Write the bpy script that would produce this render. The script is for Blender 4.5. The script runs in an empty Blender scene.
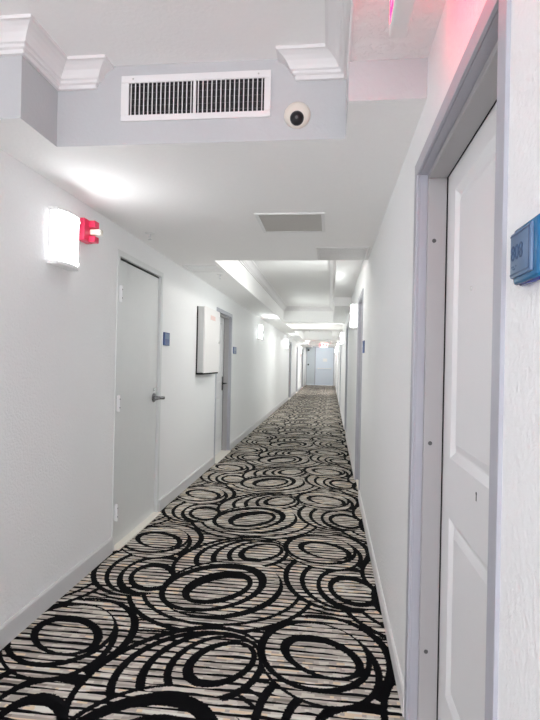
import bpy, bmesh, math, random
from mathutils import Vector, Matrix
random.seed(4)
C = bpy.context.scene.collection
scene = bpy.context.scene

# ------------------------------------------------------------------ camera
F_PX, YAW, PITCH, ROLL, EYE = 521.14, -0.1154, 0.0037, 0.0212, 1.3284
def _cam():
    cy, sy, cp, sp = math.cos(YAW), math.sin(YAW), math.cos(PITCH), math.sin(PITCH)
    right = Vector((cy, -sy, 0))
    fy = Vector((sy, cy, 0)); up0 = Vector((0, 0, 1))
    fwd = cp * fy + sp * up0
    up = -sp * fy + cp * up0
    c, s = math.cos(ROLL), math.sin(ROLL)
    r2 = c * right + s * up
    u2 = -s * right + c * up
    cam = bpy.data.cameras.new('camera')
    cam.sensor_fit = 'VERTICAL'; cam.sensor_height = 36.0
    cam.lens = 36.0 * F_PX / 720.0
    cam.clip_start = 0.02; cam.clip_end = 200
    o = bpy.data.objects.new('camera', cam); C.objects.link(o)
    m = Matrix((r2, u2, -fwd)).transposed().to_4x4()
    m.translation = Vector((0, 0, EYE))
    o.matrix_world = m
    scene.camera = o
_cam()

# ------------------------------------------------------------------ light
WORLD_STRENGTH = 1.0
SCONCE_EMIT = 13.0
FILL_LAMP_EMIT = 10.0
scene.cycles.max_bounces = 24; scene.cycles.diffuse_bounces = 20
scene.view_settings.view_transform = 'Standard'
scene.view_settings.look = 'None'
scene.view_settings.gamma = 1.0
scene.view_settings.use_curve_mapping = False
scene.view_settings.exposure = 2.0
w = bpy.data.worlds.new('daylight'); scene.world = w; w.use_nodes = True
w.node_tree.nodes['Background'].inputs[0].default_value = (0.86, 0.91, 1.0, 1)
w.node_tree.nodes['Background'].inputs[1].default_value = WORLD_STRENGTH

def area(name, loc, rot, sx, sy, power, col):
    l = bpy.data.lights.new(name, 'AREA'); l.shape = 'RECTANGLE'
    l.size = sx; l.size_y = sy; l.energy = power; l.color = col
    o = bpy.data.objects.new(name, l); C.objects.link(o)
    o.location = loc; o.rotation_euler = rot
    return o
# added soft fill light at the open rear end, behind the photographer
area('rear_fill', (-0.58, -3.4, 0.85), (math.radians(101), 0, math.radians(0)), 1.7, 1.6, 10, (1.0, 0.93, 0.95))

# ------------------------------------------------------------------ dims
XL, XR = -1.466, 0.311
YB, YE = -3.5, 31.3
ZL, ZM, ZH = 2.245, 2.385, 2.585
TX = 0.043

# ------------------------------------------------------------------ materials
def nodes(name):
    m = bpy.data.materials.new(name); m.use_nodes = True
    nt = m.node_tree
    return m, nt, nt.nodes['Principled BSDF']
def plain(name, col, rough=0.5, metal=0.0, bump=0.0, bscale=200, var=0.0, spec=None, trans=0.0):
    m, nt, b = nodes(name)
    b.inputs['Roughness'].default_value = rough
    b.inputs['Metallic'].default_value = metal
    if spec is not None: b.inputs['Specular IOR Level'].default_value = spec
    tc = nt.nodes.new('ShaderNodeTexCoord')
    n = nt.nodes.new('ShaderNodeTexNoise'); n.inputs['Scale'].default_value = bscale * 0.1 if bump == 0 else bscale
    n.inputs['Detail'].default_value = 4
    nt.links.new(tc.outputs['Object'], n.inputs['Vector'])
    r = nt.nodes.new('ShaderNodeMapRange')
    r.inputs['To Min'].default_value = 1 - var; r.inputs['To Max'].default_value = 1 + var
    nt.links.new(n.outputs['Fac'], r.inputs['Value'])
    mx = nt.nodes.new('ShaderNodeMix'); mx.data_type = 'RGBA'; mx.blend_type = 'MULTIPLY'
    mx.inputs['Factor'].default_value = 1
    mx.inputs['A'].default_value = (*col, 1)
    nt.links.new(r.outputs['Result'], mx.inputs['B'])
    nt.links.new(mx.outputs['Result'], b.inputs['Base Color'])
    if bump:
        bp = nt.nodes.new('ShaderNodeBump'); bp.inputs['Strength'].default_value = bump
        bp.inputs['Distance'].default_value = 0.004
        nt.links.new(n.outputs['Fac'], bp.inputs['Height'])
        nt.links.new(bp.outputs['Normal'], b.inputs['Normal'])
    return m
def emis(name, col, strength, base=(0.9, 0.9, 0.9)):
    m, nt, b = nodes(name)
    b.inputs['Base Color'].default_value = (*base, 1)
    b.inputs['Emission Color'].default_value = (*col, 1)
    b.inputs['Emission Strength'].default_value = strength
    return m

M = {}
M['wall'] = plain('wall_stucco', (0.90, 0.91, 0.915), 0.62, bump=0.95, bscale=75, var=0.015)
M['soffit'] = plain('ceiling_paint', (0.965, 0.96, 0.95), 0.7, bump=0.35, bscale=60, var=0.015)
M['crown'] = plain('crown_paint', (0.84, 0.825, 0.825), 0.45, var=0.01)
M['base'] = plain('baseboard_paint', (0.68, 0.685, 0.69), 0.5, var=0.02)
M['frame'] = plain('door_frame_paint', (0.44, 0.445, 0.495), 0.4, var=0.02)
M['stop'] = plain('door_stop_paint', (0.42, 0.41, 0.415), 0.4, var=0.02)
M['door'] = plain('door_paint', (0.86, 0.865, 0.875), 0.38, var=0.01)
M['flush'] = plain('flush_door_paint', (0.76, 0.78, 0.775), 0.42, var=0.02)
M['white'] = plain('white_plastic', (0.85, 0.85, 0.84), 0.4)
M['cream'] = plain('cream_plastic', (0.78, 0.74, 0.66), 0.4)
M['black'] = plain('black_plastic', (0.01, 0.01, 0.012), 0.3)
M['gap'] = plain('dark_gap', (0.01, 0.01, 0.01), 0.8)
M['chrome'] = plain('chrome', (0.75, 0.75, 0.76), 0.12, metal=1.0)
M['alu'] = plain('brushed_aluminium', (0.80, 0.79, 0.78), 0.5, metal=0.3, var=0.05)
M['greygrille'] = plain('grey_grille', (0.55, 0.53, 0.50), 0.5, bump=0.5, bscale=260, var=0.06)
M['dimgrille'] = plain('dark_grille', (0.10, 0.10, 0.10), 0.6)
M['darkchrome'] = plain('polished_dark_chrome', (0.30, 0.30, 0.31), 0.18, metal=1.0)
M['hinge'] = plain('hinge_paint', (0.86, 0.87, 0.88), 0.3)
M['red'] = plain('alarm_red', (0.78, 0.035, 0.11), 0.35)
M['lens'] = plain('strobe_lens', (0.92, 0.88, 0.78), 0.15)
M['thresh'] = plain('threshold_stone', (0.86, 0.82, 0.74), 0.35, var=0.04)
M['blue'] = plain('sign_deep_blue', (0.002, 0.035, 0.30), 0.25)
M['teal'] = plain('sign_teal', (0.006, 0.13, 0.30), 0.22)
M['steel_blue'] = plain('sign_steel_blue', (0.10, 0.18, 0.32), 0.35)
M['sign_text'] = plain('sign_dark_text', (0.03, 0.075, 0.17), 0.4)
M['small_blue'] = plain('room_sign_blue', (0.006, 0.05, 0.22), 0.35)
M['panel'] = plain('panel_paint', (0.84, 0.82, 0.81), 0.45, var=0.01)
M['panelside'] = plain('panel_side_paint', (0.62, 0.63, 0.62), 0.45)
M['pinktext'] = plain('pale_red_print', (0.80, 0.62, 0.58), 0.5)
M['glow'] = emis('sconce_acrylic', (0.95, 1.0, 0.985), SCONCE_EMIT)
M['exitred'] = emis('exit_red_led', (1.0, 0.01, 0.10), 2.2, (0.8, 0.02, 0.05))
M['exitred_dim'] = emis('exit_red_led_dim', (1.0, 0.01, 0.16), 0.8, (0.8, 0.02, 0.05))
M['glow_side'] = emis('sconce_side_acrylic', (0.95, 1.0, 0.985), 0.5)
M['glow_near'] = emis('sconce_acrylic_near', (0.96, 0.98, 1.0), 3.8)
M['glow_near_side'] = emis('sconce_side_near', (0.96, 0.97, 1.0), 0.5)
M['lamp'] = emis('added_lamp_acrylic', (1.0, 0.97, 0.93), FILL_LAMP_EMIT)
M['lamp_far'] = emis('added_lamp_acrylic_far', (1.0, 0.98, 0.95), 17.0)
M['exitred_far'] = emis('exit_red_led_far', (1.0, 0.004, 0.01), 2.5, (0.8, 0.02, 0.05))
M['enddoor'] = plain('pale_blue_door_paint', (0.70, 0.77, 0.85), 0.4)
M['endgrey'] = plain('pale_grey_door_paint', (0.60, 0.66, 0.70), 0.4)

def stipple():
    m, nt, b = nodes('knockdown_ceiling')
    b.inputs['Base Color'].default_value = (0.90, 0.885, 0.88, 1); b.inputs['Roughness'].default_value = 0.8
    tc = nt.nodes.new('ShaderNodeTexCoord')
    n = nt.nodes.new('ShaderNodeTexNoise'); n.inputs['Scale'].default_value = 38; n.inputs['Detail'].default_value = 5
    r = nt.nodes.new('ShaderNodeValToRGB'); r.color_ramp.elements[0].position = .45; r.color_ramp.elements[1].position = .58
    bp = nt.nodes.new('ShaderNodeBump'); bp.inputs['Strength'].default_value = 0.5; bp.inputs['Distance'].default_value = 0.004
    nt.links.new(tc.outputs['Object'], n.inputs['Vector']); nt.links.new(n.outputs['Fac'], r.inputs['Fac'])
    nt.links.new(r.outputs['Color'], bp.inputs['Height']); nt.links.new(bp.outputs['Normal'], b.inputs['Normal'])
    return m
M['stipple'] = stipple()
M['face'] = plain('pale_blue_grey', (0.55, 0.56, 0.573), 0.6, bump=0.3, bscale=70, var=0.015)

# carpet: nested ellipses (centre x, centre y, semi axes, rotation) in one repeating tile
ELL = {
 'S': [('S5o', -.60, 3.01, .545, .53, .1), ('S5i', -.60, 3.02, .520, .505, .1),
       ('S4o', -.60, 3.03, .47, .465, .1), ('S4i', -.60, 3.035, .447, .442, .1)],
 'J': [('J4o', .0495, 3.2404, .3119, .4299, -18.6771), ('J4i', .0647, 3.2271, .2898, .3957, .2268),
       ('J3o', .0939, 3.1947, .3587, .2519, -32.8528), ('J3i', .1082, 3.1793, .3234, .2330, -17.106),
       ('J2o', .1418, 3.1424, .1979, .3078, -56.4931), ('J2i', .1799, 3.1228, .2614, .2022, -38.9124),
       ('J1o', .1617, 3.0996, .1455, .2106, .2642), ('J1i', .1609, 3.0920, .1095, .1474, 16.1257)],
 'D': [('D5o', -.6246, 2.116, .3465, .4815, 2.6956), ('D5i', -.6101, 2.1163, .4469, .3248, -2.1081),
       ('D4o', -.5691, 2.1691, .3082, .3625, -9.8326), ('D4i', -.5512, 2.1693, .2849, .3371, -3.6389),
       ('D3o', -.5189, 2.2007, .3258, .2576, -133.749), ('D3i', -.5024, 2.2045, .2342, .2903, 34.2751),
       ('D2o', -.4679, 2.2351, .2091, .2619, -50.5001), ('D2i', -.4657, 2.2421, .1743, .2309, -81.9607),
       ('D1o', -.4525, 2.2646, .1928, .1421, -71.1521), ('D1i', -.4433, 2.2723, .1030, .1530, -104.1876)],
 'G': [('G3o', -.6032, 3.0318, .3536, .3981, 103.5156), ('G3i', -.608, 3.0455, .3215, .3874, 96.9744),
       ('G2o', -.6534, 3.0381, .2833, .3573, -57.0469), ('G2i', -.6578, 3.0168, .2999, .2369, -61.8557),
       ('G1o', -.6285, 3.0207, .2448, .1793, -96.293), ('G1i', -.6169, 2.998, .1939, .1070, -115.3911)],
 'C': [('C4o', -.03, 2.38, .345, .39, 0), ('C4i', -.04, 2.38, .313, .362, 0),
       ('C3o', -.0311, 2.3591, .2619, .3539, 3.5844), ('C3i', -.043, 2.362, .240, .335, 3.5844),
       ('C2o', -.0496, 2.4024, .2989, .2512, 11.4387), ('C2i', -.0424, 2.409, .2283, .2641, 44.2106),
       ('C1o', -.0156, 2.3833, .2121, .1501, 77.8824), ('C1i', -.0119, 2.3676, .1118, .1678, 92.0033)],
}
KEEP = {'D5': (-1, 1, 2.62), 'D4': (-1, 1, 2.62), 'D3': (-1, 1, 2.62), 'C4': (1, .5, 1.27)}   # arcs shown only on one side of a line
PX, PY = 1.215, 1.35
def carpet():
    m, nt, b = nodes('patterned_carpet')
    N = nt.nodes.new; Lk = nt.links.new
    def math_(op, a, c=None, d=None):
        n = N('ShaderNodeMath'); n.operation = op
        for i, v in enumerate((a, c, d)):
            if v is None: continue
            if isinstance(v, (int, float)): n.inputs[i].default_value = v
            else: Lk(v, n.inputs[i])
        return n.outputs[0]
    tc = N('ShaderNodeTexCoord')
    sep0 = N('ShaderNodeSeparateXYZ'); Lk(tc.outputs['Object'], sep0.inputs[0])
    # woven edge: small jitter
    nz = N('ShaderNodeTexNoise'); nz.inputs['Scale'].default_value = 140; nz.inputs['Detail'].default_value = 2
    Lk(tc.outputs['Object'], nz.inputs['Vector'])
    jx = N('ShaderNodeVectorMath'); jx.operation = 'SUBTRACT'; Lk(nz.outputs['Color'], jx.inputs[0]); jx.inputs[1].default_value = (.5, .5, .5)
    js = N('ShaderNodeVectorMath'); js.operation = 'SCALE'; Lk(jx.outputs[0], js.inputs[0]); js.inputs['Scale'].default_value = 0.016
    ja = N('ShaderNodeVectorMath'); ja.operation = 'ADD'; Lk(tc.outputs['Object'], ja.inputs[0]); Lk(js.outputs[0], ja.inputs[1])
    fl = N('ShaderNodeVectorMath'); fl.operation = 'MULTIPLY'; Lk(ja.outputs[0], fl.inputs[0]); fl.inputs[1].default_value = (1, 1, 0)
    P = fl.outputs[0]
    sep = N('ShaderNodeSeparateXYZ'); Lk(P, sep.inputs[0])
    # background: flowing bundles of curved lines between the medallion rows
    sx = math_('SINE', math_('MULTIPLY', sep.outputs[0], 2 * math.pi / PX))
    sx2 = math_('SINE', math_('ADD', math_('MULTIPLY', sep.outputs[0], 4 * math.pi / PX), 1.1))
    yy = math_('ADD', sep.outputs[1], math_('ADD', math_('MULTIPLY', sx, .05), math_('MULTIPLY', sx2, .02)))
    v = math_('GREATER_THAN', math_('FRACT', math_('MULTIPLY', yy, 13 / PY)), .22)
    for key in ('S', 'J', 'D', 'G', 'C'):
        L = ELL[key]
        xs = [e[1] - max(e[3], e[4]) for e in L] + [e[1] + max(e[3], e[4]) for e in L]
        ys = [e[2] for e in L]
        cx = (min(xs) + max(xs)) / 2; cy = sum(ys) / len(ys)
        sb = N('ShaderNodeVectorMath'); sb.operation = 'SUBTRACT'; Lk(P, sb.inputs[0]); sb.inputs[1].default_value = (cx, cy, 0)
        wr = N('ShaderNodeVectorMath'); wr.operation = 'WRAP'; Lk(sb.outputs[0], wr.inputs[0])
        wr.inputs[1].default_value = (PX / 2, PY / 2, 1); wr.inputs[2].default_value = (-PX / 2, -PY / 2, -1)
        def mask(e):
            mp = N('ShaderNodeMapping'); mp.vector_type = 'TEXTURE'
            mp.inputs['Location'].default_value = (e[1] - cx, e[2] - cy, 0)
            mp.inputs['Rotation'].default_value = (0, 0, e[5])
            mp.inputs['Scale'].default_value = (e[3], e[4], 1)
            Lk(wr.outputs[0], mp.inputs['Vector'])
            ln = N('ShaderNodeVectorMath'); ln.operation = 'LENGTH'; Lk(mp.outputs[0], ln.inputs[0])
            return math_('LESS_THAN', ln.outputs['Value'], 1.0)
        for k in range(0, len(L), 2):
            mo, mi = mask(L[k]), mask(L[k + 1])
            kp = KEEP.get(L[k][0][:2])
            if kp:
                dt = N('ShaderNodeVectorMath'); dt.operation = 'DOT_PRODUCT'; Lk(wr.outputs[0], dt.inputs[0]); dt.inputs[1].default_value = (kp[0], kp[1], 0)
                mo = math_('MULTIPLY', mo, math_('GREATER_THAN', dt.outputs['Value'], kp[2] - kp[0] * cx - kp[1] * cy))
            mx = N('ShaderNodeMix'); mx.data_type = 'FLOAT'
            Lk(mo, mx.inputs['Factor']); Lk(v, mx.inputs['A']); Lk(mi, mx.inputs['B'])
            v = mx.outputs['Result']
    # weave stripes running across the corridor
    st = N('ShaderNodeTexNoise'); st.inputs['Scale'].default_value = 1.0; st.inputs['Detail'].default_value = 4
    mp = N('ShaderNodeMapping'); mp.inputs['Scale'].default_value = (7, 70, 1); Lk(tc.outputs['Object'], mp.inputs['Vector']); Lk(mp.outputs[0], st.inputs['Vector'])
    ysh = math_('ADD', sep0.outputs[1], math_('MULTIPLY', math_('SUBTRACT', st.outputs['Fac'], .5), .013))
    u = math_('MULTIPLY', ysh, 1 / .047)
    fr = math_('FRACT', u)
    lc = N('ShaderNodeCombineXYZ'); Lk(math_('MULTIPLY', sep0.outputs[0], 5.5), lc.inputs[0]); Lk(math_('MULTIPLY', math_('FLOOR', u), 5.17), lc.inputs[1])
    ln_ = N('ShaderNodeTexNoise'); ln_.inputs['Scale'].default_value = 1.0; ln_.inputs['Detail'].default_value = 2; Lk(lc.outputs[0], ln_.inputs['Vector'])
    thick = math_('ADD', -.22, math_('MULTIPLY', ln_.outputs['Fac'], 1.08))
    line = math_('LESS_THAN', fr, thick)
    band = math_('FLOOR', math_('MULTIPLY', ysh, 1 / .0157))
    cmb = N('ShaderNodeCombineXYZ'); Lk(math_('MULTIPLY', sep0.outputs[0], 2.6), cmb.inputs[0]); Lk(math_('MULTIPLY', band, 7.31), cmb.inputs[1])
    bn = N('ShaderNodeTexNoise'); bn.inputs['Scale'].default_value = 1.0; bn.inputs['Detail'].default_value = 2; Lk(cmb.outputs[0], bn.inputs['Vector'])
    cr = N('ShaderNodeValToRGB'); Lk(bn.outputs['Fac'], cr.inputs['Fac'])
    cr.color_ramp.interpolation = 'CONSTANT'
    els = cr.color_ramp.elements
    cols = [(0, (.28, .25, .22)), (.36, (.42, .38, .34)), (.44, (.58, .53, .48)), (.49, (.70, .66, .59)), (.54, (.50, .44, .39)), (.58, (.80, .66, .49)), (.62, (.80, .77, .70))]
    els[0].position = 0; els[0].color = (*cols[0][1], 1); els[1].position = cols[1][0]; els[1].color = (*cols[1][1], 1)
    for p_, c_ in cols[2:]:
        e = els.new(p_); e.color = (*c_, 1)
    keep = math_('MULTIPLY', v, math_('SUBTRACT', 1, line))
    tn = N('ShaderNodeTexNoise'); tn.inputs['Scale'].default_value = 420; Lk(tc.outputs['Object'], tn.inputs['Vector'])
    tr = N('ShaderNodeMapRange'); tr.inputs['To Min'].default_value = .8; tr.inputs['To Max'].default_value = 1.2; Lk(tn.outputs['Fac'], tr.inputs['Value'])
    tm = N('ShaderNodeMix'); tm.data_type = 'RGBA'; tm.blend_type = 'MULTIPLY'; tm.inputs['Factor'].default_value = 1
    Lk(cr.outputs['Color'], tm.inputs['A']); Lk(tr.outputs['Result'], tm.inputs['B'])
    mc = N('ShaderNodeMix'); mc.data_type = 'RGBA'; Lk(keep, mc.inputs['Factor'])
    mc.inputs['A'].default_value = (.004, .004, .005, 1); Lk(tm.outputs['Result'], mc.inputs['B'])
    Lk(mc.outputs['Result'], b.inputs['Base Color'])
    b.inputs['Roughness'].default_value = .95
    b.inputs['Specular IOR Level'].default_value = .08
    bp = N('ShaderNodeBump'); bp.inputs['Strength'].default_value = .4; bp.inputs['Distance'].default_value = .003
    Lk(tn.outputs['Fac'], bp.inputs['Height']); Lk(bp.outputs['Normal'], b.inputs['Normal'])
    return m
M['carpet'] = carpet()

# ------------------------------------------------------------------ mesh helpers
def BM(): return bmesh.new()
def box(bm, x0, x1, y0, y1, z0, z1, bev=0.0, seg=2):
    x0, x1 = sorted((x0, x1)); y0, y1 = sorted((y0, y1)); z0, z1 = sorted((z0, z1))
    r = bmesh.ops.create_cube(bm, size=1.0)
    vs = r['verts']
    for v in vs:
        v.co = Vector(((x0 + x1) / 2 + v.co.x * (x1 - x0), (y0 + y1) / 2 + v.co.y * (y1 - y0), (z0 + z1) / 2 + v.co.z * (z1 - z0)))
    if bev:
        es = {e for v in vs for e in v.link_edges}
        bmesh.ops.bevel(bm, geom=list(es), offset=bev, segments=seg, profile=0.5, affect='EDGES')
def cyl(bm, p0, p1, r0, r1=None, n=20):
    r1 = r0 if r1 is None else r1
    p0, p1 = Vector(p0), Vector(p1); d = p1 - p0
    q = d.to_track_quat('Z', 'Y').to_matrix().to_4x4(); q.translation = (p0 + p1) / 2
    bmesh.ops.create_cone(bm, cap_ends=True, segments=n, radius1=r0, radius2=r1, depth=d.length, matrix=q)
def lathe(bm, origin, axis, prof, n=32):
    """prof: (radius, height along axis)"""
    o = Vector(origin); q = Vector(axis).to_track_quat('Z', 'Y').to_matrix()
    rings = []
    for r, h in prof:
        if r < 1e-6: rings.append([bm.verts.new(o + q @ Vector((0, 0, h)))])
        else: rings.append([bm.verts.new(o + q @ Vector((r * math.cos(2 * math.pi * k / n), r * math.sin(2 * math.pi * k / n), h))) for k in range(n)])
    for a, b in zip(rings, rings[1:]):
        for k in range(n):
            k2 = (k + 1) % n
            if len(a) == 1 and len(b) == 1: continue
            if len(a) == 1: bm.faces.new((a[0], b[k], b[k2]))
            elif len(b) == 1: bm.faces.new((a[k], a[k2], b[0]))
            else: bm.faces.new((a[k], a[k2], b[k2], b[k]))
def obj(name, bm, mat, parent=None, smooth=False, kind=None, label=None, cat=None, group=None):
    bmesh.ops.recalc_face_normals(bm, faces=bm.faces[:])
    me = bpy.data.meshes.new(name); bm.to_mesh(me); bm.free()
    me.materials.append(M[mat] if isinstance(mat, str) else mat)
    if smooth:
        for p in me.polygons: p.use_smooth = True
        try: me.set_sharp_from_angle(angle=math.radians(35))
        except Exception: pass
    o = bpy.data.objects.new(name, me); C.objects.link(o)
    if parent is not None:
        o.parent = parent
        me.transform(Matrix.Translation(-parent.location))   # geometry is given in world coordinates
    if kind: o['kind'] = kind
    if label: o['label'] = label
    if cat: o['category'] = cat
    if group: o['group'] = group
    return o
def thing(name, loc, label, cat, group=None, kind=None):
    o = bpy.data.objects.new(name, None); C.objects.link(o); o.location = loc
    o.empty_display_size = .1
    o['label'] = label; o['category'] = cat
    if group: o['group'] = group
    if kind: o['kind'] = kind
    return o
def sub(name, bm, mat, part, root, smooth=False):
    # a sub-part: geometry in world coordinates, parented to a part whose own origin sits on its thing's
    o = obj(name, bm, mat, smooth=smooth)
    o.parent = part; o.data.transform(Matrix.Translation(-root.location))
    return o
def text_bm(s, size, origin, xdir, up, depth=0.001, bold=0.0):
    """text as geometry: origin = lower-left corner, xdir = reading direction"""
    cu = bpy.data.curves.new('lettering', 'FONT'); cu.body = s; cu.size = size; cu.extrude = depth; cu.offset = bold
    t = bpy.data.objects.new('lettering', cu); C.objects.link(t)
    dg = bpy.context.evaluated_depsgraph_get()
    me = bpy.data.meshes.new_from_object(t.evaluated_get(dg))
    bpy.data.objects.remove(t); bpy.data.curves.remove(cu)
    x = Vector(xdir); u = Vector(up); n = x.cross(u)
    m = Matrix((x, u, n)).transposed().to_4x4(); m.translation = Vector(origin)
    me.transform(m)
    bm = BM(); bm.from_mesh(me); bpy.data.meshes.remove(me)
    return bm

# ------------------------------------------------------------------ structure
RECESS = 0.102
# door openings: (y0, y1, ztop)
L_OPEN = [(3.47, 4.37, 2.045), (6.62, 7.58, 1.975), (18.55, 19.5, 2.03), (22.6, 23.55, 2.03), (27.2, 28.1, 2.03)]
R_OPEN = [(1.025, 1.975, 2.035), (5.26, 6.02, 2.03), (9.6, 10.5, 2.03), (15.4, 16.3, 2.03), (20.8, 21.7, 2.03), (26.0, 26.9, 2.03)]
def side_wall(name, xi, sgn, opens, label):
    bm = BM(); T = .22; ys = YB
    for y0, y1, z in opens:
        box(bm, xi, xi + sgn * T, ys, y0, 0, 2.75)
        box(bm, xi, xi + sgn * T, y0, y1, z, 2.75)
        ys = y1
    box(bm, xi, xi + sgn * T, ys, YE + .2, 0, 2.75)
    obj(name, bm, 'wall', kind='structure', label=label)
side_wall('wall_left', XL, -1, L_OPEN, 'long white textured corridor wall on the left')
side_wall('wall_right', XR, 1, R_OPEN, 'long white textured corridor wall on the right')
bm = BM()
for a in ((XL - .2, XL + .03, 0, 2.75), (.22, XR + .2, 0, 2.75), (XL, .25, 2.30, 2.75)):
    box(bm, a[0], a[1], YE, YE + .2, a[2], a[3])
obj('wall_back', bm, 'wall', kind='structure', label='white wall closing the far end of the corridor')
bm = BM(); box(bm, XL - .25, XR + .25, YB, YE + .2, -.1, 0)
obj('floor', bm, 'carpet', kind='structure', label='corridor floor in black and beige carpet with swirling oval rings')

bm = BM()
TOP = 2.85
box(bm, XL - .2, XR + .2, YB, YE + .2, ZH, TOP)
box(bm, XL - .01, XL + .1, YB, YE, ZH, TOP)
obj('ceiling', bm, 'soffit', kind='structure', label='raised smooth ceiling of the corridor trays')
bm = BM(); box(bm, TX, XR + .01, YB, 1.835, ZM, ZH + .02)
obj('ceiling', bm, 'stipple', kind='structure', label='knockdown textured ceiling strip over the near door on the right')
# dropped soffits
def soffit(parts, label, faces_grey=False):
    bm = BM()
    for x0, x1, y0, y1, z0 in parts: box(bm, x0, x1, y0, y1, z0, ZH + .02)
    o = obj('ceiling', bm, 'soffit', kind='structure', label=label)
    if faces_grey:      # upright faces in a darker blue-grey than the undersides
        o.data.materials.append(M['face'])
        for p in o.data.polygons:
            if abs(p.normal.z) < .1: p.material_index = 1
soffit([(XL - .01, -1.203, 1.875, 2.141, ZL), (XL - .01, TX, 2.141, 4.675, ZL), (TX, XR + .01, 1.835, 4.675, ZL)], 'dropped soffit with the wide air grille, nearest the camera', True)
soffit([(XL - .01, -1.073, 4.675, YE, ZL)], 'low soffit strip along the top of the left wall')
soffit([(TX, XR + .01, 4.675, 8.4, ZM), (TX, XR + .01, 8.4, 11.7, ZL)], 'stepped soffit strip along the top of the right wall')
soffit([(-1.073, XR + .01, 11.7, 12.35, ZL)], 'second dropped ceiling beam')
soffit([(TX, XR + .01, 12.35, 14.2, ZM), (-1.073, XR + .01, 14.2, 15.2, ZL)], 'third dropped ceiling beam')
soffit([(TX, XR + .01, 15.2, 20.6, ZM), (-1.073, XR + .01, 20.6, 21.6, ZL)], 'fourth dropped ceiling beam')
soffit([(TX, XR + .01, 21.6, YE, ZM), (-1.073, XR + .01, 27.6, 28.6, ZL)], 'farthest dropped ceiling beam')

def sweep(name, path, label, prof=None, mat='crown'):
    prof = prof or [(0, 2.487), (.014, 2.487), (.014, 2.503), (.024, 2.507), (.026, 2.517), (.034, 2.521), (.040, 2.533), (.050, 2.548),
                    (.064, 2.561), (.078, 2.570), (.088, 2.572), (.088, ZH + .004), (0, ZH + .004)]
    P = [Vector(p) for p in path]
    bm = BM(); rings = []
    for i, p in enumerate(P):
        d0 = (p - P[i - 1]).normalized() if i else None
        d1 = (P[i + 1] - p).normalized() if i < len(P) - 1 else None
        n0 = Vector((d0.y, -d0.x)) if d0 is not None else None
        n1 = Vector((d1.y, -d1.x)) if d1 is not None else None
        if n0 is None: n = n1
        elif n1 is None: n = n0
        else: n = (n0 + n1) / (1 + n0.dot(n1))
        rings.append([bm.verts.new((p.x + n.x * o, p.y + n.y * o, z)) for o, z in prof])
    for a, b in zip(rings, rings[1:]):
        for k in range(len(prof)):
            k2 = (k + 1) % len(prof); bm.faces.new((a[k], a[k2], b[k2], b[k]))
    for r in (rings[0], rings[-1]): bm.faces.new(r)
    return obj(name, bm, mat, kind='structure', label=label)
sweep('trim_1', [(XL, YB), (XL, 1.875), (-1.203, 1.875), (-1.203, 2.141), (-1.038, 2.141), (-1.038, 2.155)], 'white crown moulding stepping round the left corner of the near ceiling')
sweep('trim_2', [(-.153, 2.155), (-.153, 2.141), (TX, 2.141), (TX, YB)], 'white crown moulding on the right of the near ceiling')
sweep('trim_3', [(-1.073, 4.675), (-1.073, 11.7), (TX, 11.7), (TX, 4.675)], 'white crown moulding round the second ceiling bay')
sweep('trim_4', [(-1.073, 12.35), (-1.073, 14.2)], 'white crown moulding along the left of the third ceiling bay')
sweep('trim_5', [(-1.073, 15.2), (-1.073, 20.6)], 'white crown moulding along the left of the fourth ceiling bay')
sweep('trim_6', [(TX, 20.6), (TX, 15.2)], 'white crown moulding along the right of the fourth ceiling bay')
bm = BM(); box(bm, TX - .002, TX + .008, YB, 2.138, ZM - .004, ZH, .002)
obj('trim_7', bm, 'crown', kind='structure', label='thin white corner bead between the two near ceiling levels')

def baseboard(name, xi, sgn, opens, h, t, mat, label, face):
    bm = BM(); ys = YB
    for y0, y1, z in opens + [(YE, YE, 0)]:
        if y0 - face - ys > .02:
            # slightly chamfered top
            a, b = ys, y0 - face
            vs = [[bm.verts.new((xi - sgn * o, y, z_)) for o, z_ in ((-.002, 0), (t, 0), (t, h - .012), (t * .45, h), (-.002, h))] for y in (a, b)]
            for k in range(5):
                bm.faces.new((vs[0][k], vs[0][(k + 1) % 5], vs[1][(k + 1) % 5], vs[1][k]))
            bm.faces.new(vs[0]); bm.faces.new(vs[1])
        ys = y1 + face
    obj(name, bm, mat, kind='structure', label=label)
baseboard('baseboard_left', XL, -1, L_OPEN, .105, .013, 'base', 'grey painted baseboard along the left wall', .045)
baseboard('baseboard_right', XR, 1, R_OPEN, .085, .012, 'crown', 'pale baseboard along the right wall', .045)

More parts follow.
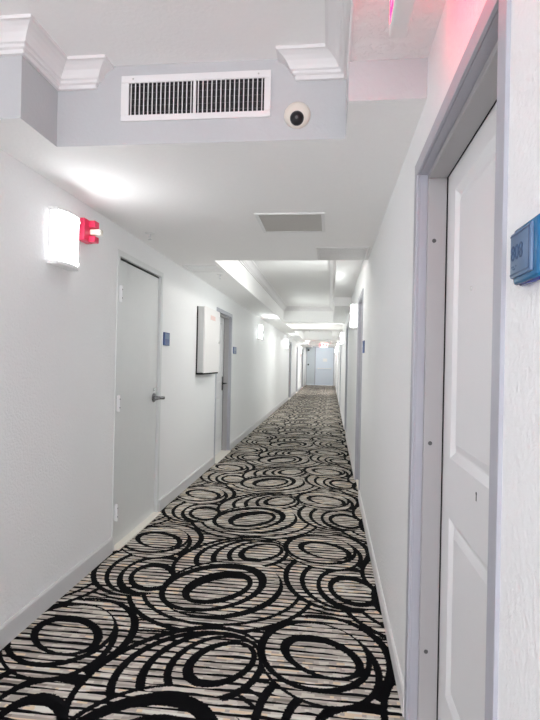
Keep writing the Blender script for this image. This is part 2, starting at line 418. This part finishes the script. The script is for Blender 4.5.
# ------------------------------------------------------------------ doors
def leaf_panel(bm, s, xf, xb, y0, y1, z0, z1, panels):
    """panelled leaf: xf = face to the corridor, s = direction away from the corridor"""
    def quad(pts): bm.faces.new([bm.verts.new(p) for p in pts])
    yl = sorted({y0, y1, *[p[0] for p in panels], *[p[1] for p in panels]})
    zl = sorted({z0, z1, *[p[2] for p in panels], *[p[3] for p in panels]})
    for i in range(len(yl) - 1):
        for j in range(len(zl) - 1):
            cy, cz = (yl[i] + yl[i + 1]) / 2, (zl[j] + zl[j + 1]) / 2
            if any(p[0] < cy < p[1] and p[2] < cz < p[3] for p in panels): continue
            quad([(xf, yl[i], zl[j]), (xf, yl[i + 1], zl[j]), (xf, yl[i + 1], zl[j + 1]), (xf, yl[i], zl[j + 1])])
    for a, b, c, d in panels:
        loops = []
        for ins, dep in ((0, 0), (.024, .013), (.030, .013), (.055, .004)):
            x = xf + s * dep
            loops.append([(x, a + ins, c + ins), (x, b - ins, c + ins), (x, b - ins, d - ins), (x, a + ins, d - ins)])
        for l0, l1 in zip(loops, loops[1:]):
            for k in range(4): quad([l0[k], l0[(k + 1) % 4], l1[(k + 1) % 4], l1[k]])
        quad(loops[-1])
    quad([(xb, y0, z0), (xb, y1, z0), (xb, y1, z1), (xb, y0, z1)])
    for k in range(4):
        c = [(y0, z0), (y1, z0), (y1, z1), (y0, z1)]; a, b = c[k], c[(k + 1) % 4]
        quad([(xf, *a), (xf, *b), (xb, *b), (xb, *a)])
    bmesh.ops.remove_doubles(bm, verts=bm.verts[:], dist=1e-5)

def lever(parent, x, s, y, z, dirn, mat='chrome', name='door_handle', big=1.0):
    bm = BM()
    o = -s   # towards the corridor
    lathe(bm, (x, y, z), (o, 0, 0), [(0, 0), (.028, 0), (.029, .004), (.026, .009), (.012, .011), (.010, .03), (.010, .066), (0, .068)], 24)
    x1 = x + o * .062
    cyl(bm, (x1, y - dirn * .01, z), (x1, y + dirn * .075, z + .004), .0110, .0095, 16)
    cyl(bm, (x1, y + dirn * .075, z + .004), (x1 - o * .012, y + dirn * .105, z - .002), .0095, .0075, 16)
    c = Vector((x, y, z))
    for v in bm.verts: v.co = c + (v.co - c) * big
    return obj(name, bm, mat, parent, smooth=True)

def door(name, side, y0, y1, zt, label, style='panel', recess=RECESS, handle_at=None, detail=False, face=.045, fh=.008, frame_mat='frame', leaf_mat='door'):
    s = side; xi = XR if s > 0 else XL
    t = thing(name, (xi + s * (recess + .02), (y0 + y1) / 2, 0), label, 'door', kind='structure')
    # steel frame: face strips round the opening and the two-step jamb lining
    bm = BM()
    xo = xi - s * fh; xin = xi + s * .19
    j = .004
    for a, b in ((y0 - face, y0 + j), (y1 - j, y1 + face)): box(bm, xo, xi + s * .002, a, b, 0, zt - j, .001, 1)
    box(bm, xo, xi + s * .002, y0 - face, y1 + face, zt - j, zt + face, .001, 1)
    for a, b in ((y0, y0 + j), (y1 - j, y1)): box(bm, xi + s * .003, xin, a, b, 0, zt)
    box(bm, xi + s * .003, xin, y0 + j, y1 - j, zt - j, zt)
    if style == 'panel':
        st = .024
        sx0, sx1 = xi + s * .032, xi + s * (recess - .005)
        bm0, bm = bm, BM()
        for a, b in ((y0, y0 + st), (y1 - st, y1)): box(bm, sx0, sx1, a, b, 0, zt - st, .0015, 1)
        box(bm, sx0, sx1, y0 + .001, y1 - .001, zt - st, zt, .0015, 1)
        obj('door_stop', bm, 'stop', t); bm = bm0
    fr = obj('door_frame', bm, frame_mat, t)
    g = .004
    xf, xb = xi + s * recess, xi + s * (recess + .044)
    ya, yb, za, zb = y0 + j + g, y1 - j - g, .012, zt - j - (g if style == 'panel' else .014)
    if style == 'panel':
        bm = BM()
        m = .125
        leaf_panel(bm, s, xf, xb, ya, yb, za, zb, [(ya + m, yb - m, .20, .812), (ya + m, yb - m, 1.012, zb - .095)])
        lf = obj('leaf', bm, leaf_mat, t)
        # weather-strip shadow gap between stop and leaf
        bm = BM()
        x0, x1 = xi + s * (recess - .005), xi + s * (recess + .0)
        e = .003
        for a, b in ((y0 + .004, y0 + .0225), (y1 - .0225, y1 - .004)): box(bm, x0 + s * .0005, x1 - s * .0002, a, b, .012, zt - .0225)
        box(bm, x0 + s * .0005, x1 - s * .0002, y0 + .004, y1 - .004, zt - .0225, zt - .0045)
        obj('seal', bm, 'gap', t)
    else:
        bm = BM(); box(bm, xf, xb, ya, yb, za, zb, .0015, 1)
        lf = obj('leaf', bm, leaf_mat, t)
        bm = BM(); box(bm, xf + s * .001, xb, ya, yb, zb - .0005, zt - j)
        for a, b in ((ya - .0035, ya), (yb, yb + .0035)): box(bm, xf + s * .008, xb, a, b, za, zt - j)
        obj('shadow_gap', bm, 'gap', t)  # near-black filler paints the shade in the gap round the leaf
    # threshold
    bm = BM(); box(bm, xi - s * (.040 if s < 0 else -.004), xb, y0 + .002, y1 - .002, 0.0, .011, .003, 2)
    obj('threshold', bm, 'thresh', t)
    return t, xf, ya, yb

# right side: the big near door
t, xf, ya, yb = door('door_1', 1, *R_OPEN[0], 'white two-panel door in a steel frame, nearest on the right', leaf_mat='door', face=.045)
for z in (1.782, 1.045, .289):
    bm = BM(); lathe(bm, (.366, 1.951, z), (0, -1, 0), [(0, 0), (.0075, 0), (.0075, .0012), (.005, .0022), (.0045, .0012), (0, .0012)], 16)
    obj('screw', bm, 'dimgrille', t, smooth=True)
bm = BM(); lathe(bm, (xf, 1.609, 1.56), (-1, 0, 0), [(0, 0), (.007, 0), (.007, .003), (.004, .004), (.0035, .002), (0, .002)], 16)
obj('peephole', bm, 'alu', t, smooth=True)
bm = BM(); box(bm, xf - .0012, xf + .001, 1.513, 1.519, .951, .972, .001, 1); cyl(bm, (xf + .001, 1.516, .972), (xf - .0012, 1.516, .972), .005, n=12)
obj('keyhole', bm, 'black', t)
lever(t, xf, 1, 1.075, .96, 1)

# left side: flush grey door
t, xf, ya, yb = door('door_2', -1, *L_OPEN[0], 'plain flush light grey door on the left, beside the red fire alarm', style='flush', recess=.02, leaf_mat='flush', frame_mat='flush', face=.038, fh=.004)
lever(t, xf, -1, 4.280, 1.005, -1, 'darkchrome', big=1.35)
bm = BM(); lathe(bm, (xf, 4.285, 1.075), (1, 0, 0), [(0, 0), (.014, 0), (.014, .006), (.01, .010), (0, .010)], 16)
obj('lock_cylinder', bm, 'chrome', t, smooth=True)
for z in (1.782, 1.017, .258):
    bm = BM()
    box(bm, XL - .004, XL + .010, 3.468, 3.505, z - .055, z + .055, .004, 2)
    cyl(bm, (XL + .010, 3.4865, z - .058), (XL + .010, 3.4865, z + .058), .0075, n=14)
    h = obj('hinge', bm, 'hinge', t, smooth=True)
    bm = BM()
    for dz in (-.03, .03): cyl(bm, (XL + .0165, 3.4865, z + dz), (XL + .0185, 3.4865, z + dz), .0042, n=10)
    sub('screw', bm, 'gap', h, t)

t, xf, ya, yb = door('door_3', -1, *L_OPEN[1], 'recessed white panel door on the left, just past the wall cabinet')
lever(t, xf, -1, yb - .07, 1.0, -1, 'black')
bm = BM(); box(bm, xf, xf + .006, yb - .10, yb - .04, .90, 1.10, .002, 1); obj('lock_plate', bm, 'black', t)
far_l = ['third recessed door on the left, beyond the third sconce', 'fourth recessed door on the left, far down the corridor', 'last recessed door on the left before the end doors']
for k, o in enumerate(L_OPEN[2:]):
    t, xf, ya, yb = door('door_%d' % (4 + k), -1, *o, far_l[k]); lever(t, xf, -1, yb - .07, 1.0, -1, 'black')
far_r = ['recessed door on the right, just beyond the near wall sign', 'third door on the right down the corridor', 'fourth door on the right down the corridor', 'fifth door on the right down the corridor', 'last door on the right before the end doors']
for k, o in enumerate(R_OPEN[1:]):
    t, xf, ya, yb = door('door_%d' % (8 + k), 1, *o, far_r[k]); lever(t, xf, 1, ya + .07, 1.0, 1, 'black')

# end of the corridor: grey service door and pale blue exit door
t = thing('door_20', ((-.92 - 1.43) / 2, YE, 0), 'pale grey service door at the far end, left of the exit door', 'door', kind='structure')
bm = BM(); box(bm, -1.43, -.925, YE + .02, YE + .06, .012, 2.26); obj('leaf', bm, 'endgrey', t)
for z, w_ in ((2.09, .05), (1.22, .045)):
    bm = BM(); box(bm, -1.31 - w_, -1.31 + w_, YE - .03, YE + .02, z - w_, z + w_, .006, 2); obj('lock_box', bm, 'black', t)
bm = BM(); box(bm, -1.436, -1.40, YE - .01, YE + .02, 0, 2.30); box(bm, -1.436, .22, YE - .01, YE + .02, 2.26, 2.30); box(bm, -.925, -.885, YE - .01, YE + .02, 0, 2.26); obj('door_frame', bm, 'frame', t)
t = thing('door_21', (-.35, YE, 0), 'pale blue exit door at the far end of the corridor', 'door', kind='structure')
bm = BM(); box(bm, -.885, .18, YE + .02, YE + .06, .012, 2.26, .003, 1); obj('leaf', bm, 'enddoor', t)
bm = BM(); box(bm, .18, .22, YE - .01, YE + .06, 0, 2.26); obj('door_frame', bm, 'frame', t)
bm = BM(); cyl(bm, (-.72, YE - .05, 1.0), (.02, YE - .05, 1.0), .02); box(bm, -.76, -.68, YE - .06, YE + .02, .96, 1.04, .01); box(bm, -.02, .06, YE - .06, YE + .02, .96, 1.04, .01); obj('push_bar', bm, 'alu', t)
bm = BM(); box(bm, -.45, -.2, YE + .005, YE + .02, 1.42, 1.60, .003, 1); obj('notice', bm, 'white', t)

# ------------------------------------------------------------------ sconces
def sconce(side, y, z, label, dim=False):
    s = side; xi = XR if s > 0 else XL
    t = thing('wall_sconce', (xi, y, z), label, 'wall light')
    hy, hz, d = .115, .140, .080
    bm = BM(); box(bm, xi, xi - s * .018, y - hy + .006, y + hy - .006, z - hz + .004, z + hz - .004, .003, 2); obj('back_plate', bm, 'white', t)
    # bowed acrylic diffuser: gently curved front in an opal housing with flat ends
    n = 12; pr = []
    for k in range(n + 1):
        a = -1 + 2 * k / n
        pr.append((d - .026 * abs(a) ** 2.6, a * hy))
    def body(name, pr, z0, z1, mat, bev):
        bm = BM()
        r = [[bm.verts.new((xi - s * o, y + yy, zz)) for o, yy in pr] for zz in (z0, z1)]
        for k in range(len(pr)):
            k2 = (k + 1) % len(pr); bm.faces.new((r[0][k], r[0][k2], r[1][k2], r[1][k]))
        bm.faces.new(r[0]); bm.faces.new(r[1])
        if bev:
            es = [e for e in bm.edges if abs(e.verts[0].co.z - e.verts[1].co.z) < 1e-6]
            bmesh.ops.bevel(bm, geom=es, offset=bev, segments=2, profile=.5, affect='EDGES')
        return obj(name, bm, mat, t, smooth=True)
    body('housing', [(.016, -hy)] + [(o - .004, yy) for o, yy in pr] + [(.016, hy)], z - hz, z + hz, 'glow_near_side' if dim else 'glow_side', .006)
    q = [(o, yy * .965) for o, yy in pr]
    body('diffuser', [(.05, q[0][1])] + q + [(.05, q[-1][1])], z - hz + .012, z + hz - .012, 'glow_near' if dim else 'glow', 0)
    for zc, nm in ((z + hz, 'cap'), (z - hz, 'cap')):
        body(nm, [(.0, -hy - .001)] + [(o + .002, yy * 1.01) for o, yy in pr] + [(.0, hy + .001)], zc - .012, zc + .002, 'white', 0)
    for dz in (-.115, .115):
        bm = BM(); xs = xi - s * (d - .022)
        cyl(bm, (xs, y + hy - .012, z + dz), (xs - s * .008, y + hy - .012, z + dz), .006, n=12); obj('screw', bm, 'alu', t)
    return t
SC = [(-1, 2.655, 1.965, 'glowing white acrylic wall sconce on the left, next to the red fire alarm'),
      (1, 6.36, 1.90, 'glowing sconce on the right wall, past the recessed door'),
      (-1, 10.5, 1.93, 'glowing sconce on the left wall, beyond the second left door'),
      (1, 12.6, 1.93, 'second glowing sconce along the right wall'),
      (-1, 16.9, 1.93, 'third glowing sconce along the left wall'),
      (1, 19.2, 1.93, 'third glowing sconce along the right wall'),
      (-1, 24.9, 1.93, 'farthest glowing sconce on the left wall'),
      (1, 24.4, 1.93, 'farthest glowing sconce on the right wall'),
      (1, -.9, 1.93, 'added fill sconce on the right wall, unseen behind the photographer'),
      (-1, -1.9, 1.93, 'added fill sconce on the left wall, unseen behind the photographer')]  # last two sconces are added to brighten the near end
for k, a in enumerate(SC): sconce(*a, dim=(k in (0, 8, 9)))

# added flush fill lamps, hidden by the beams or behind the photographer
def added_ceiling_lamp(x, y, label, strong=False):
    t = thing('added_ceiling_lamp', (x, y, ZH), label, 'added fill light')
    bm = BM(); lathe(bm, (x, y, ZH), (0, 0, -1), [(0, 0), (.17, 0), (.17, .02), (.155, .024), (0, .024)], 36); obj('base_ring', bm, 'white', t, smooth=True)
    bm = BM(); lathe(bm, (x, y, ZH - .022), (0, 0, -1), [(0, 0), (.150, 0), (.148, .02), (.12, .042), (.07, .055), (0, .06)], 36); obj('lamp_shade', bm, 'lamp_far' if strong else 'lamp', t, smooth=True)
added_ceiling_lamp(-.55, -2.3, 'added round opal fill lamp above and behind the photographer')
for y, w_ in ((5.35, 'second'), (13.1, 'third'), (16.4, 'fourth'), (22.6, 'fifth'), (24.6, 'fifth'), (29.8, 'last')): added_ceiling_lamp(-.5, y, 'added round opal fill lamp in the %s ceiling bay' % w_ if y != 24.6 else 'added round opal fill lamp before the farthest ceiling beam', strong=y > 20)

# ------------------------------------------------------------------ fire alarm
t = thing('fire_alarm', (XL, 2.93, 2.07), 'red fire alarm horn with clear strobe lens on the left wall', 'fire alarm')
bm = BM(); box(bm, XL, XL + .045, 2.850, 2.965, 2.008, 2.138, .006, 2); obj('housing', bm, 'red', t)
for a, b in ((2.095, 2.135), (2.010, 2.045)):
    bm = BM(); box(bm, XL + .043, XL + .082, 2.905, 2.963, a, b, .004, 2); obj('reflector', bm, 'red', t)
bm = BM(); box(bm, XL + .043, XL + .112, 2.915, 2.958, 2.052, 2.088, .010, 3); obj('strobe_lens', bm, 'lens', t, smooth=True)

# ------------------------------------------------------------------ signs
def room_sign(side, y0, y1, z0, z1, label):
    s = side; xi = XR if s > 0 else XL
    t = thing('room_sign', (xi, (y0 + y1) / 2, (z0 + z1) / 2), label, 'sign')
    bm = BM(); box(bm, xi, xi - s * .012, y0, y1, z0, z1, .003, 2); obj('plate', bm, 'small_blue', t)
    bm = BM(); box(bm, xi - s * .011, xi - s * .014, y0 + .015, y1 - .015, (z0 + z1) / 2, z1 - .012, .001, 1); obj('face_strip', bm, 'steel_blue', t)
room_sign(-1, 4.445, 4.60, 1.455, 1.572, 'small blue room sign right of the flush grey door')
room_sign(-1, 7.75, 7.99, 1.44, 1.545, 'small blue room sign past the recessed white door on the left')
room_sign(1, 4.87, 5.06, 1.43, 1.545, 'small dark blue room sign before the recessed door on the right')

t = thing('room_number_sign', (XR, .83, 1.505), 'thick glossy blue room number sign beside the near right door', 'sign')
bm = BM(); box(bm, XR, XR - .014, .755, .884, 1.458, 1.553, .007, 3); obj('back_plate', bm, 'blue', t, smooth=True)
bm = BM(); box(bm, XR - .010, XR - .021, .780, .8838, 1.460, 1.550, .006, 3); obj('rim', bm, 'teal', t, smooth=True)
bm = BM(); box(bm, XR - .018, XR - .0255, .796, .883, 1.470, 1.542, .003, 2); fp = obj('face_plate', bm, 'steel_blue', t, smooth=True)
bm = BM()
x0, x1 = XR - .0250, XR - .0262
for a in ((.880, .801, 1.474, 1.4765), (.880, .801, 1.5355, 1.538), (.803, .8005, 1.474, 1.538)): box(bm, x0, x1, *a)
sub('engraved_border', bm, 'sign_text', fp, t)
bm = text_bm('808', .034, (XR - .0257, .8765, 1.497), (0, -1, 0), (0, 0, 1), .0006)
sub('number', bm, 'sign_text', fp, t)
bm = BM()
for k in range(4): 
    for q in range(2):
        if (k + q) % 3: cyl(bm, (x0, .872 - k * .006, 1.483 + q * .004), (x1, .872 - k * .006, 1.483 + q * .004), .0011, n=8)
sub('braille', bm, 'sign_text', fp, t)

# ------------------------------------------------------------------ wall cabinet
t = thing('wall_cabinet', (XL, 6.0, 1.55), 'white shallow metal cabinet mounted on the left wall', 'cabinet')
bm = BM(); box(bm, XL, XL + .075, 5.60, 6.36, 1.195, 1.925, .003, 1); obj('body', bm, 'panelside', t)
bm = BM(); box(bm, XL + .076, XL + .092, 5.595, 6.365, 1.19, 1.93, .003, 2); dr = obj('door', bm, 'panel', t)
bm = BM(); box(bm, XL + .091, XL + .094, 5.86, 6.10, 1.80, 1.85, .0005, 1); sub('label_plate', bm, 'pinktext', dr, t)
bm = BM(); box(bm, XL, XL + .012, 5.588, 5.60, 1.178, 1.925); box(bm, XL, XL + .08, 5.588, 6.36, 1.172, 1.19); obj('painted_edge_shade', bm, 'gap', t)  # near-black strips stand in for the shadow beside and under the cabinet
bm = BM(); cyl(bm, (XL + .09, 6.31, 1.55), (XL + .105, 6.31, 1.55), .012, n=14); sub('latch', bm, 'alu', dr, t)

# ------------------------------------------------------------------ grille on the soffit face
yf = 2.141
t = thing('air_grille', (-.59, yf, 2.44), 'wide white return air grille with dark vertical slots on the soffit face', 'air vent')
bm = BM()
X0, X1, Z0, Z1 = -.913, -.268, 2.343, 2.538; x0, x1, z0, z1 = -.878, -.295, 2.369, 2.506
for a in ((X0, X1, z1, Z1), (X0, X1, Z0, z0)): box(bm, a[0], a[1], yf - .008, yf, a[2], a[3], .002, 1)
for a in ((X0, x0), (x1, X1)): box(bm, a[0], a[1], yf - .008, yf, z0, z1, .001, 1)
obj('frame', bm, 'crown', t)
bm = BM(); box(bm, x0, x1, yf - .0015, yf, z0, z1); obj('duct_opening', bm, 'black', t)
bm = BM(); xm = (x0 + x1) / 2 - .004; box(bm, xm - .006, xm + .006, yf - .008, yf - .001, z0, z1, .001, 1); obj('mullion', bm, 'crown', t)
for a, b in ((x0, xm - .006), (xm + .006, x1)):
    n = 15
    for k in range(n):
        x = a + (b - a) * (k + .5) / n
        bm = BM(); box(bm, x - .0018, x + .0018, yf - .007, yf - .003, z0 - .001, z1 + .001); obj('slat', bm, 'crown', t)
bm = BM()
for k in range(5):
    z = z0 + (z1 - z0) * (k + .5) / 5; box(bm, x0, x1, yf - .003, yf - .0015, z - .0008, z + .0008)
obj('cross_bars', bm, 'dimgrille', t)
for x, z in ((-.86, 2.523), (-.32, 2.523)):
    bm = BM(); lathe(bm, (x, yf - .008, z), (0, -1, 0), [(0, 0), (.004, 0), (.003, .0015), (0, .002)], 12); obj('screw', bm, 'greygrille', t)

# ------------------------------------------------------------------ dome camera
t = thing('security_camera', (-.156, yf, 2.345), 'round cream security camera with black lens dome on the soffit face', 'security camera')
o = (-.156, yf, 2.345)
bm = BM(); lathe(bm, o, (0, -1, 0), [(0, 0), (.054, 0), (.055, .006), (.051, .016), (.042, .024), (.026, .029), (.0, .030)], 40); obj('housing', bm, 'cream', t, smooth=True)
o2 = Vector((-.156, yf - .019, 2.325))
bm = BM(); lathe(bm, o2, (0, -1, -.25), [(.0, 0), (.028, 0), (.029, .006), (.026, .016), (.018, .024), (.008, .028), (0, .0285)], 32); dm = obj('dome', bm, 'black', t, smooth=True)
bm = BM(); lathe(bm, o2 + Vector((0, -.0270, -.0068)), (0, -1, -.25), [(0, 0), (.006, 0), (.006, .002), (.004, .002), (0, .001)], 20); sub('lens', bm, 'dimgrille', dm, t, True)
bm = BM()
for k in range(7): box(bm, -.170 + k * .004, -.1672 + k * .004, yf - .0215, yf - .0185, 2.3775, 2.3805)
obj('brand_mark', bm, 'black', t)

# ------------------------------------------------------------------ soffit fixtures
t = thing('ceiling_grille', (-.27, 3.41, ZL), 'flat grey square ceiling grille in the middle of the near soffit', 'air vent')
bm = BM()
X0, X1, Y0, Y1 = -.487, -.053, 3.18, 3.64; e = .022
for a in ((X0, X1, Y0, Y0 + e), (X0, X1, Y1 - e, Y1), (X0, X0 + e, Y0 + e, Y1 - e), (X1 - e, X1, Y0 + e, Y1 - e)): box(bm, a[0], a[1], a[2], a[3], ZL - .008, ZL, .002, 1)
obj('frame', bm, 'white', t)
bm = BM(); box(bm, X0 + e - .002, X1 - e + .002, Y0 + e - .002, Y1 - e + .002, ZL - .004, ZL); obj('perforated_panel', bm, 'greygrille', t)

t = thing('ceiling_grille', (.08, 4.38, ZL), 'shiny metal ceiling grille at the right edge of the near soffit', 'air vent')
bm = BM(); X0, X1, Y0, Y1 = -.128, .292, 4.13, 4.63; e = .02
for a in ((X0, X1, Y0, Y0 + e), (X0, X1, Y1 - e, Y1), (X0, X0 + e, Y0 + e, Y1 - e), (X1 - e, X1, Y0 + e, Y1 - e)): box(bm, a[0], a[1], a[2], a[3], ZL - .009, ZL, .002, 1)
obj('frame', bm, 'alu', t)
bm = BM(); box(bm, X0 + e, X1 - e, Y0 + e, Y1 - e, ZL - .002, ZL)
obj('backing', bm, 'greygrille', t)
n = 14
for k in range(n):
    y = Y0 + e + (Y1 - Y0 - 2 * e) * (k + .5) / n
    bm = BM(); box(bm, X0 + e - .001, X1 - e + .001, y - .008, y + .006, ZL - .008, ZL - .006); obj('slat', bm, 'alu', t)

def grille_small(X0, X1, Y0, Y1, label, mat='white'):
    t = thing('ceiling_grille', ((X0 + X1) / 2, (Y0 + Y1) / 2, ZL), label, 'air vent')
    bm = BM(); e = .02
    for a in ((X0, X1, Y0, Y0 + e), (X0, X1, Y1 - e, Y1), (X0, X0 + e, Y0 + e, Y1 - e), (X1 - e, X1, Y0 + e, Y1 - e)): box(bm, a[0], a[1], a[2], a[3], ZL - .01, ZL, .002, 1)
    obj('frame', bm, mat, t)
    bm = BM(); box(bm, X0 + e, X1 - e, Y0 + e, Y1 - e, ZL - .004, ZL); obj('panel', bm, mat, t)
grille_small(-1.44, -1.10, 4.88, 5.25, 'white panel standing in for a lit patch of the left soffit strip')  # white framed panel stands in for a brightly lit bit of soffit
grille_small(.06, .29, 11.75, 12.30, 'grey metal grille under the second ceiling beam', 'alu')

def sprinkler(x, y, z, label):
    t = thing('sprinkler_head', (x, y, z), label, 'sprinkler')
    bm = BM(); lathe(bm, (x, y, z), (0, 0, -1), [(0, 0), (.036, 0), (.036, .003), (.022, .010), (.016, .011), (0, .011)], 28); obj('escutcheon', bm, 'white', t, smooth=True)
    bm = BM(); cyl(bm, (x, y, z - .009), (x, y, z - .028), .009, .007, 14)
    for k in (-1, 1): cyl(bm, (x + k * .007, y, z - .028), (x + k * .003, y, z - .048), .002, n=8)
    lathe(bm, (x, y, z - .047), (0, 0, -1), [(0, 0), (.014, 0), (.014, .002), (0, .003)], 18)
    obj('nozzle', bm, 'chrome', t, smooth=True)
sprinkler(-1.319, 3.65, ZL, 'small sprinkler head on the near soffit above the flush grey door')
sprinkler(-1.18, 5.42, ZL, 'small sprinkler head on the left soffit strip beside the white panel')
sprinkler(-.60, 14.7, ZL, 'small sprinkler head under the third ceiling beam')
bm = BM(); lathe(bm, (-1.28, 28.1, ZL), (0, 0, -1), [(0, 0), (.10, 0), (.10, .03), (.06, .06), (0, .065)], 24)
obj('smoke_detector', bm, 'white', smooth=True, label='round white smoke detector high at the far left of the corridor', cat='smoke detector')

# ------------------------------------------------------------------ exit signs
def exit_letters(size, origin, xdir, depth):
    """EXIT in plain block strokes"""
    bm = BM(); w = size * .55; th = size * .17; gap = size * .22
    x = Vector(xdir); u = Vector((0, 0, 1)); n = x.cross(u); O = Vector(origin)
    def bar(a, b, c=None):
        (ax, az), (bx, bz) = a, b
        d = Vector((bx - ax, bz - az)); L = d.length; d.normalize(); pn = Vector((-d.y, d.x)) * th / 2
        q = [Vector((ax, az)) + pn, Vector((ax, az)) - pn, Vector((bx, bz)) - pn, Vector((bx, bz)) + pn]
        vs = [[bm.verts.new(O + x * p.x + u * p.y + n * dd) for p in q] for dd in (0, depth)]
        for k in range(4): bm.faces.new((vs[0][k], vs[0][(k + 1) % 4], vs[1][(k + 1) % 4], vs[1][k]))
        bm.faces.new(vs[0]); bm.faces.new(vs[1])
    h = th / 2; p = 0
    bar((p + h, 0), (p + h, size)); [bar((p, z), (p + w, z)) for z in (h, size / 2, size - h)]; p += w + gap
    bar((p + h, 0), (p + w - h, size)); bar((p + h, size), (p + w - h, 0)); p += w + gap
    bar((p + h, 0), (p + h, size)); p += th + gap
    bar((p, size - h), (p + w, size - h)); bar((p + w / 2, 0), (p + w / 2, size))
    return bm, p + w
t = thing('exit_sign', (.159, 1.235, ZM), 'white exit sign with glowing red letters hanging from the near ceiling strip', 'exit sign')
bm = BM(); box(bm, .135, .183, 1.085, 1.393, 2.185, 2.365, .004, 2); obj('housing', bm, 'white', t)
bm = BM(); lathe(bm, (.159, 1.235, ZM), (0, 0, -1), [(0, 0), (.05, 0), (.045, .012), (.012, .016), (.012, .022), (0, .022)], 24); obj('canopy', bm, 'white', t, smooth=True)
bm, L = exit_letters(.13, (.1345, 1.239 + .13, 2.21), (0, -1, 0), -.0015)
obj('lettering', bm, 'exitred_dim', t)
bm, L = exit_letters(.13, (.1835, 1.239 - .13, 2.21), (0, 1, 0), .0015)
obj('lettering', bm, 'exitred', t)
t = thing('exit_sign', (-.33, 26, ZH), 'glowing red exit sign hanging near the far end doors', 'exit sign')
bm = BM(); box(bm, -.52, -.14, 25.97, 26.03, 2.10, 2.33, .004, 2); obj('housing', bm, 'white', t)
bm = BM(); cyl(bm, (-.33, 26, ZH), (-.33, 26, 2.33), .012); obj('stem', bm, 'white', t)
bm, L = exit_letters(.15, (-.33 - .19, 25.969, 2.14), (1, 0, 0), .002); obj('lettering', bm, 'exitred_far', t)
